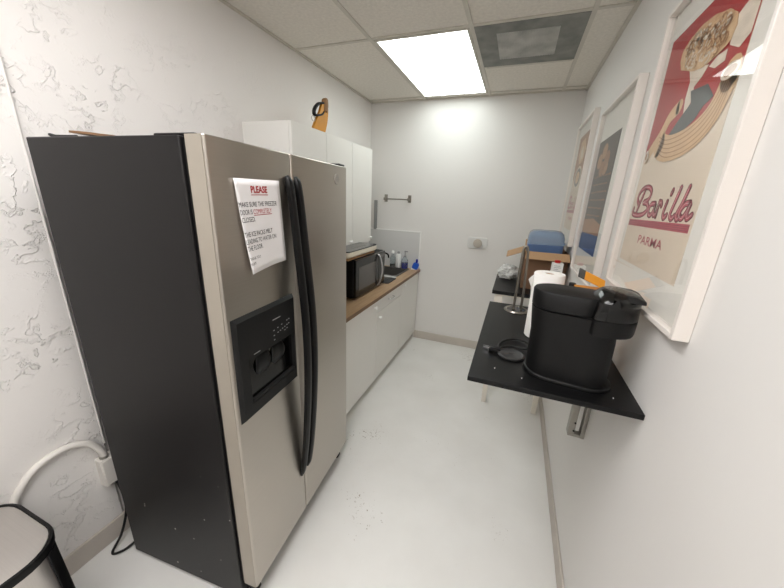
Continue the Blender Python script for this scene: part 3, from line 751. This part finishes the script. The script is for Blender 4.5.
# crumbs
cr = None
for i, (x, y) in enumerate(((.003, 1.043), (.090, 1.013), (.347, 1.011))):
    lb = ('white crumb on the shelf between the plug and the front edge', 'tiny white crumb on the shelf in front of the coffee machine base', 'white crumb on the shelf at the wall side front of the coffee machine')[i]
    if cr is None:
        bm = MB(); bmesh.ops.create_icosphere(bm.bm, subdivisions=1, radius=.0026); cr = bm.build('crumb', M['paper'])
        for v_ in cr.data.vertices: v_.co *= 1 + random.uniform(-.3, .3)
        o = cr
    else:
        o = cr.copy(); COL.objects.link(o)
    o.location = (x, y, 1.0925); tag(o, lb, 'crumb', 'white crumbs on the wall shelf')

# paper towel roll and holder
PT = empty('paper_towel_roll', 'white paper towel roll standing upright behind the coffee machine', 'paper towel', (.160, 1.42, 1.0905))
n = 36
pr2 = MB(); rings = []
for r, z in ((.056, .001), (.059, .004), (.059, .277), (.057, .280), (.021, .280), (.020, .277), (.020, .10)):
    rings.append([(r * math.cos(2 * PI * k / n), r * math.sin(2 * PI * k / n), z) for k in range(n)])
pr2.loft(rings, cap=False).build('roll', M['tissue'], PT, smooth=True)
MB().loft([[(r * math.cos(2 * PI * k / 20), r * math.sin(2 * PI * k / 20), z) for k in range(20)] for r, z in ((.020, .02), (.020, .276), (.018, .276), (.018, .02))], cap=False).build('core_tube', M['card'], PT, smooth=True)
ls = MB().strip([[(-.0595, -.01, .270), (-.070, -.025, .262), (-.079, -.036, .252)], [(-.0595, -.005, .18), (-.062, -.015, .20), (-.0645, -.022, .22)]]).build('loose_sheet', M['tissue'], PT)
so = ls.modifiers.new('thick', 'SOLIDIFY'); so.thickness = .001

PH = empty('paper_towel_holder', 'metal paper towel holder with looped rod at the far end of the wall shelf', 'paper towel holder', (.066, 1.735, 1.0905))
MB().lathe([(.060, 0), (.062, .003), (.058, .009), (.050, .010), (.048, .007), (.02, .007)], 0, 0, 36).build('holder_base', M['brush'], PH, smooth=True)
MB().lathe([(.047, .0072), (.047, .0085), (.045, .009)], 0, 0, 36).build('base_pad', M['blkg'], PH)
MB().tube(crom([(-.014, -.004, .008), (-.013, -.003, .10), (-.012, 0, .25), (-.010, 0, .325), (0, 0, .342), (.011, 0, .325), (.016, 0, .25), (.022, .003, .10), (.024, .004, .008)], 6), .0065, 10).build('loop_rod', M['brush'], PH, smooth=True)

# orange pack and small bottle behind the coffee machine
OP = empty('orange_pack', 'orange open cardboard pack with tilted flap behind the coffee machine', 'cardboard pack', (.305, 1.40, 1.0905))
MB().box(-.048, .045, -.035, .035, 0, .243).build('pack_body', M['orange'], OP, bevel=.003)
fm = Matrix.Translation((.03, -.01, .268)) @ Matrix.Rotation(.40, 4, 'Y') @ Matrix.Rotation(.45, 4, 'X')
fl_ = MB().box(-.062, .016, -.028, .028, 0, .003, fm).build('lid_flap', M['orange'], OP)
MB().box(-.086, -.0625, -.0285, .0285, -.0005, .0035, fm).build('flap_end', M['pslate'], OP)
rows = []
for i in range(9):
    t = i / 8; a = .42 + 2.4 * t
    rows.append([tuple(Matrix.Translation((.030, -.01, .262)) @ Matrix.Rotation(-.0, 4, 'X') @ Vector((.016 * math.cos(.4) + .022 * math.sin(a - .42) , y, -.012 - .022 * (1 - math.cos(a - .42)) + .004))) for y in (-.03, .026)])
so = MB().strip(rows).build('flap_hinge', M['orange'], OP, smooth=True).modifiers.new('thick', 'SOLIDIFY'); so.thickness = .002
lathe_thing('black_bottle', 'small black capped bottle between the paper towel roll and orange pack', 'bottle', .262, 1.50, 1.0905,
    [('bottle_body', [(.020, 0), (.021, .004), (.021, .17), (.0135, .19)], 'blkg'), ('cap', [(.0135, .19), (.0135, .232), (.012, .234)], 'rubber')])

# ------------------------------------------------------------------ small table at the back
TB = empty('side_table', 'white legged side table with black top beyond the wall shelf', 'table', (.155, 2.745, 0))
MB().box(-.25, .246, -.30, .32, .972, 1.0).build('tabletop', M['shelf'], TB, bevel=.002)
ap = MB().box(-.225, .222, -.275, .295, .955, .9715); ap.build('apron', M['legs'], TB)
for sx, sy in ((-1, -1), (1, -1), (-1, 1), (1, 1)):
    cx = -.2 if sx < 0 else .195; cy = -.25 if sy < 0 else .27
    MB().loft([[(cx + a * w - sx * d * 0 , cy + b_ * w, z) for a, b_ in ((-1, -1), (1, -1), (1, 1), (-1, 1))] for z, w, d in ((0, .018, 0), (.955, .030, 0))]).build('leg', M['legs'], TB, bevel=.003)

# open cardboard box with the blue container in it
BX = empty('cardboard_box', 'open brown cardboard box on the black side table', 'cardboard box', (.24, 2.79, 1.0005))
t_ = .004
bx = MB(); x0, x1, y0b, y1b, h = -.138, .160, -.165, .165, .290
bx.box(x0, x1, y0b, y1b, 0, t_).box(x0, x1, y0b, y0b + t_, t_, h).box(x0, x1, y1b - t_, y1b, t_, h).box(x0, x0 + t_, y0b + t_, y1b - t_, t_, h).box(x1 - t_, x1, y0b + t_, y1b - t_, t_, h)
bx.build('box_walls', M['cardshade'], BX)
MB().box(x0, x1, -.105, 0, 0, t_, Matrix.Translation((0, y0b, h)) @ Matrix.Rotation(.42, 4, 'X')).build('front_flap', M['card'], BX)
MB().box(-.145, 0, y0b, y1b, 0, t_, Matrix.Translation((x0, 0, h)) @ Matrix.Rotation(-.40, 4, 'Y')).build('side_flap', M['card'], BX)
MB().box(x0, x1, 0, .10, 0, t_, Matrix.Translation((0, y1b, h)) @ Matrix.Rotation(.5, 4, 'X')).build('back_flap', M['card'], BX)
BC = empty('blue_container', 'translucent blue plastic container standing up out of the cardboard box', 'container', (.237, 2.80, 1.006))
def rr4(hw, hd, r, z): return [(x, y, z) for x, y in rrect(-hw, hw, -hd, hd, r, 6)]
MB().loft([rr4(.118, .10, .03, 0), rr4(.122, .105, .03, .02), rr4(.128, .112, .035, .335)]).build('container_body', M['blue'], BC, smooth=True)
MB().loft([rr4(.129, .113, .035, .336), rr4(.127, .111, .038, .385), rr4(.119, .104, .045, .418), rr4(.102, .088, .045, .434), rr4(.078, .068, .04, .438)]).build('container_dome', M['bluec'], BC, smooth=True)
MB().box(.122, .136, -.05, .05, .335, .352).build('clip', M['blue'], BC, bevel=.004)

WC = empty('white_carton', 'small white carton with red cap in front of the cardboard box', 'carton', (.318, 2.50, 1.0005))
MB().box(-.036, .036, -.028, .028, 0, .245).build('carton_body', M['whitep'], WC, bevel=.002)
MB().lathe([(.019, .245), (.019, .262), (.016, .264)], -.002, 0, 18).build('cap', M['redcap'], WC, smooth=True)
gl = MB()
for i, (w_, z_) in enumerate(((.040, .225), (.046, .213), (.030, .201), (.044, .189))): gl.box(-.024, -.024 + w_, -.0288, -.0281, z_, z_ + .003)
gl.build('label_print', M['greyink'], WC)

# crumpled bag
cb = MB(); bmesh.ops.create_icosphere(cb.bm, subdivisions=5, radius=1)
for v_ in cb.bm.verts:
    p = v_.co.copy(); d = 0
    d += .55 * abs(noise.noise(p * 1.7 + Vector((3, 1, 4)))) + .35 * abs(noise.noise(p * 4.1)) + .16 * abs(noise.noise(p * 9.0))
    k = .72 + d
    v_.co = Vector((p.x * .088 * k, p.y * .085 * k, max(-.055, p.z * .060 * k)))
cbo = cb.build('crumpled_bag', M['bag'], smooth=True, auto=25); cbo.location = (.0, 2.93, 1.0565)
tag(cbo, 'crumpled white plastic bag on the side table left of the cardboard box', 'plastic bag')

# ------------------------------------------------------------------ framed posters on the right wall
FX0, FX1 = .378, .4125
def frame(label, y0, y1, z0, z1):
    t = empty('picture_frame', label, 'picture frame', (FX1, (y0 + y1) / 2, z0), 0, 'white framed posters on the right wall')
    cy = (y0 + y1) / 2; hw = (y1 - y0) / 2; h = z1 - z0
    f = MB(); l = .014; d0, d1 = FX0 - FX1, 0
    for a, b_, c_, e_ in ((-hw, -hw + l, 0, h), (hw - l, hw, 0, h), (-hw + l, hw - l, 0, l), (-hw + l, hw - l, h - l, h)): f.box(d0, d1, a, b_, c_, e_)
    f.build('frame_moulding', M['frame'], t, bevel=.0015)
    MB().box(-.0115, -.0075, -hw + l, hw - l, l, h - l).build('mat_board', M['matb'], t)
    MB().box(-.026, -.0245, -hw + l, hw - l, l, h - l).build('glass_pane', M['pane'], t)
    return t, cy
PX = -.0125
def poster_base(t, cy, z0, a, b_, c_, d_, m):
    return MB().box(PX, -.0116, a - cy, b_ - cy, c_ - z0, d_ - z0).build('poster', m, t)
def shape(name, pts, m, t, cy, z0, layer, dy=0):
    x = PX - .0004 * layer
    return MB().prism([(p[0] - cy + dy, p[1] - z0) for p in pts], 'x', x, x + .00035).build(name, m, t)
def ribbon(name, paths, wd, m, t, cy, z0, layer, dy=0, taper=False):
    b_ = MB(); x = PX - .0004 * layer
    for pts in paths:
        c_ = crom(pts, 6); L_, R_ = [], []
        for i, p in enumerate(c_):
            a = c_[max(i - 1, 0)]; e_ = c_[min(i + 1, len(c_) - 1)]; d = (e_ - a).normalized() if (e_ - a).length else Vector((1, 0)); nn = Vector((-d.y, d.x)) * wd / 2
            L_.append((x, p.x + nn.x - cy + dy, p.y + nn.y - z0)); R_.append((x, p.x - nn.x - cy + dy, p.y - nn.y - z0))
        b_.strip([L_, R_])
        for p in (c_[0], c_[-1]):
            vs = [b_.bm.verts.new((x, p.x + wd / 2 * math.cos(2 * PI * k / 12) - cy + dy, p.y + wd / 2 * math.sin(2 * PI * k / 12) - z0)) for k in range(12)]; b_.bm.faces.new(vs)
    return b_.build(name, m, t)

LOGO = [
 [(1.372, 1.702), (1.390, 1.665), (1.411, 1.626)],
 [(1.406, 1.654), (1.430, 1.672), (1.420, 1.694), (1.385, 1.708), (1.335, 1.707), (1.307, 1.692), (1.320, 1.669), (1.362, 1.660), (1.322, 1.656), (1.303, 1.639), (1.339, 1.621), (1.403, 1.616), (1.446, 1.622), (1.448, 1.638)],
 [(1.247, 1.656), (1.279, 1.654), (1.291, 1.640), (1.286, 1.625), (1.265, 1.620), (1.247, 1.634), (1.243, 1.656), (1.245, 1.636), (1.236, 1.621), (1.218, 1.628)],
 [(1.215, 1.662), (1.216, 1.643), (1.217, 1.619)], [(1.221, 1.637), (1.212, 1.655), (1.201, 1.660), (1.192, 1.651)],
 [(1.157, 1.661), (1.163, 1.642), (1.163, 1.626), (1.151, 1.616), (1.137, 1.624)],
 [(1.138, 1.692), (1.142, 1.684)],
 [(1.089, 1.697), (1.102, 1.662), (1.113, 1.628), (1.099, 1.616), (1.083, 1.624)],
 [(1.039, 1.697), (1.054, 1.660), (1.072, 1.628), (1.061, 1.616), (1.047, 1.624)],
 [(1.015, 1.658), (1.037, 1.655), (1.053, 1.640), (1.053, 1.626), (1.036, 1.619), (1.019, 1.633), (1.006, 1.658), (1.012, 1.634), (1.004, 1.620), (.985, 1.629)],
]
LOGO = [[(1.012 + (y - .985) * .955, z) for y, z in s_] for s_ in LOGO]
def logo(t, cy, z0, dy=0, s=1):
    ribbon('logo_lettering', LOGO, .0185, M['pdark'], t, cy, z0, 2, dy)
    ribbon('logo_lettering', LOGO, .0125, M['ppink'], t, cy, z0, 3, dy)
    ribbon('logo_lettering', LOGO, .0018, M['plight'], t, cy, z0, 4, dy)
    shape('logo_rule', [(1.47, 1.579), (1.47, 1.601), (1.005, 1.607), (1.005, 1.585)], M['ppink'], t, cy, z0, 2, dy)
    for k in (1, 2, 3):
        z = 1.579 + k * .0055
        shape('logo_rule', [(1.47, z - .0006), (1.47, z + .0006), (1.005, z + .0066), (1.005, z + .0054)], M['pdark'], t, cy, z0, 3, dy)
    text_mesh('lettering', 'PARMA', M['ppink'], lambda x, y: (PX - .001, 1.328 - cy + dy - x, 1.527 - z0 + y), width=.20, height=.027, bold=.004, parent=t)

# nearest poster: red field over cream with a stand-in still life of ridged tubes
z0 = 1.347
t, cy = frame('white frame nearest the camera, holding the red and cream poster', .875, 1.522, z0, 2.262)
poster_base(t, cy, z0, .995, 1.480, 1.452, 2.166, M['cream'])
SHp = lambda name, pts, m, layer: shape(name, pts, M[m], t, cy, z0, layer)
SHp('red_field', [(1.480, 2.166), (1.480, 1.80), (1.40, 1.86), (1.30, 1.86), (1.20, 1.85), (1.09, 1.87), (.995, 1.93), (.995, 2.166)], 'pred', 1)
cres = crom([(1.475, 1.815), (1.42, 1.80), (1.34, 1.793), (1.25, 1.795), (1.16, 1.815), (1.10, 1.850), (1.065, 1.90), (1.045, 1.945)], 6)
ribbon('tube_shapes', [[(1.455, 1.812), (1.43, 1.83), (1.37, 1.872), (1.333, 1.912), (1.28, 1.93)]], .042, M['pgold'], t, cy, z0, 2)
SHp('ivory_shape', [(1.28, 2.026), (1.158, 1.996), (1.18, 1.976), (1.213, 1.962), (1.205, 1.924), (1.235, 1.895), (1.25, 1.941), (1.25, 1.986)], 'pcloth', 3)
SHp('slate_shape', [(1.225, 1.955), (1.13, 1.945), (1.082, 1.906), (1.123, 1.893), (1.153, 1.869), (1.215, 1.850), (1.345, 1.806), (1.35, 1.828), (1.255, 1.891), (1.202, 1.92)], 'pslate', 4)
ribbon('tube_shapes', [[(1.36, 1.838), (1.31, 1.822), (1.25, 1.816), (1.17, 1.820), (1.10, 1.838), (1.055, 1.868), (1.035, 1.905), (1.028, 1.935)]], .075, M['pgold'], t, cy, z0, 5)
ribbon('tube_ridges', [[(a + d * .5, z + d) for a, z in ((1.36, 1.838), (1.31, 1.822), (1.25, 1.816), (1.17, 1.820), (1.10, 1.838), (1.055, 1.868), (1.035, 1.905), (1.028, 1.935))] for d in (-.026, -.013, 0, .013, .026)], .0028, M['pbrown'], t, cy, z0, 6)
el = [(1.034 + .037 * math.cos(2 * PI * k / 20), 1.943 + .017 * math.sin(2 * PI * k / 20)) for k in range(20)]; el = [(min(1.479, max(.997, a)), b_) for a, b_ in el]
SHp('tube_mouth', el, 'pcloth', 7); SHp('tube_mouth', [(1.034 + (a - 1.034) * .7, 1.943 + (b_ - 1.943) * .65) for a, b_ in el], 'pbrown', 8)
el = [(1.456 + .016 * math.cos(2 * PI * k / 16), 1.815 + .02 * math.sin(2 * PI * k / 16)) for k in range(16)]
SHp('tube_mouth', el, 'pcloth', 7); SHp('tube_mouth', [(1.456 + (a - 1.456) * .6, 1.815 + (b_ - 1.815) * .6) for a, b_ in el], 'pbrown', 8)
SHp('ivory_shape', [(1.075, 2.006), (1.09, 2.06), (1.04, 2.08), (.998, 2.075), (.998, 2.00), (1.03, 1.985)], 'pcloth', 3)
SHp('ivory_shape', [(1.155, 1.990), (1.12, 2.002), (1.08, 2.001), (1.078, 1.977), (1.12, 1.975)], 'pcloth', 3)
md = []
for k in range(40):
    a = 2 * PI * k / 40; r = 1 + .10 * noise.noise((3 * math.cos(a), 3 * math.sin(a), 2))
    md.append((1.215 + .150 * r * math.cos(a), 2.062 + .058 * r * math.sin(a) + .02 * math.cos(a)))
SHp('tan_mound', md, 'ptan', 6)
cur = []
for k in range(90):
    a = random.uniform(0, 2 * PI); q = math.sqrt(random.random()) * .82
    cx_, cz_ = 1.215 + .145 * q * math.cos(a), 2.062 + .054 * q * math.sin(a) + .02 * q * math.cos(a); r = random.uniform(.008, .016); a0 = random.uniform(0, 6)
    cur.append([(cx_ + r * math.cos(a0 + b_ * .8), cz_ + r * .8 * math.sin(a0 + b_ * .8)) for b_ in range(5)])
ribbon('mound_pattern', cur[::2], .005, M['pcloth'], t, cy, z0, 7); ribbon('mound_pattern', cur[1::2], .004, M['pbrown'], t, cy, z0, 8)
logo(t, cy, z0)

# middle poster: dark field with a blue foot
z0 = 1.242
t, cy = frame('white frame in the middle, holding the dark poster with blue foot', 1.728, 2.372, z0, 2.160)
poster_base(t, cy, z0, 1.915, 2.352, 1.386, 1.998, M['pnight'])
SHp = lambda name, pts, m, layer: shape(name, pts, M[m], t, cy, z0, layer)
SHp('blue_field', [(2.352, 1.386), (2.352, 1.485), (1.915, 1.492), (1.915, 1.386)], 'pblue', 1)
SHp('rose_field', [(2.352, 1.485), (2.352, 1.56), (2.1, 1.575), (1.915, 1.55), (1.915, 1.492)], 'ppink' if False else 'pochre', 1)
for k in range(5):
    a = random.uniform(0, 6)
    yy, zz = 2.06 + .16 * (k % 3) / 2 + .03, 1.84 + .045 * (k // 2)
    SHp('ochre_shape', [(yy + .055 * math.cos(2 * PI * i / 14) * (1 + .3 * noise.noise((i, k, 1))), zz + .04 * math.sin(2 * PI * i / 14) * (1 + .3 * noise.noise((i, k, 5)))) for i in range(14)], 'pochre' if k % 2 else 'pbrown', 2 + k % 3)
rw = []
for r_ in range(6):
    zz = 1.80 - r_ * .042; y_ = 2.31
    while y_ > 1.96:
        w_ = random.uniform(.012, .03); rw.append([(y_, zz + random.uniform(-.004, .004)), (y_ - w_, zz)]); y_ -= w_ + random.uniform(.015, .035)
ribbon('small_shapes', rw, .008, M['pochre'], t, cy, z0, 4)

# far poster: pale one with a bowl
z0 = 1.347
t, cy = frame('white frame farthest back, holding the pale poster with a round bowl', 2.660, 3.310, z0, 2.262)
poster_base(t, cy, z0, 2.765, 3.225, 1.452, 2.166, M['cream'])
SHp = lambda name, pts, m, layer: shape(name, pts, M[m], t, cy, z0, layer)
SHp('brown_field', [(3.225, 2.166), (3.225, 1.86), (3.10, 1.80), (2.90, 1.80), (2.765, 1.86), (2.765, 2.166)], 'pochre', 1)
for rx, rz_, m, l_ in ((.15, .085, 'pcloth', 2), (.125, .068, 'pslate', 3), (.085, .045, 'ptan', 4)):
    SHp('bowl_shape', [(2.99 + rx * math.cos(2 * PI * k / 24), 1.85 + rz_ * math.sin(2 * PI * k / 24)) for k in range(24)], m, l_)
SHp('ochre_shape', [(3.10, 2.12), (2.95, 2.13), (2.86, 2.05), (2.90, 1.96), (3.05, 1.95), (3.14, 2.02)], 'ptan', 2)
SHp('ivory_shape', [(3.06, 2.05), (2.98, 2.08), (2.92, 2.0), (3.02, 1.97)], 'pcloth', 3)
logo(t, cy, z0, dy=1.742)

# ------------------------------------------------------------------ world, camera, view
w = bpy.data.worlds.new('room_world'); sc.world = w; w.use_nodes = True
w.node_tree.nodes['Background'].inputs[0].default_value = (.5, .5, .5, 1); w.node_tree.nodes['Background'].inputs[1].default_value = .0
cam = bpy.data.cameras.new('camera'); co = bpy.data.objects.new('camera', cam); COL.objects.link(co)
X = Vector((.93227213, .35935134, .04165675)); Yd = Vector((.14189925, -.257328, -.95584879)); Zf = Vector((-.33276609, .89702225, -.29089141))
co.matrix_world = Matrix(((X.x, -Yd.x, -Zf.x, 0), (X.y, -Yd.y, -Zf.y, 0), (X.z, -Yd.z, -Zf.z, 1.64), (0, 0, 0, 1)))
cam.sensor_fit = 'HORIZONTAL'; cam.sensor_width = 36; cam.lens = 36 * 316.86 / 784; cam.clip_start = .02
sc.camera = co
sc.view_settings.view_transform = 'Standard'; sc.view_settings.look = 'None'; sc.view_settings.gamma = 1
sc.view_settings.use_curve_mapping = False; sc.view_settings.exposure = 0.52
sc.cycles.use_denoising = True
sc.cycles.max_bounces = 10; sc.cycles.diffuse_bounces = 6; sc.cycles.transparent_max_bounces = 12
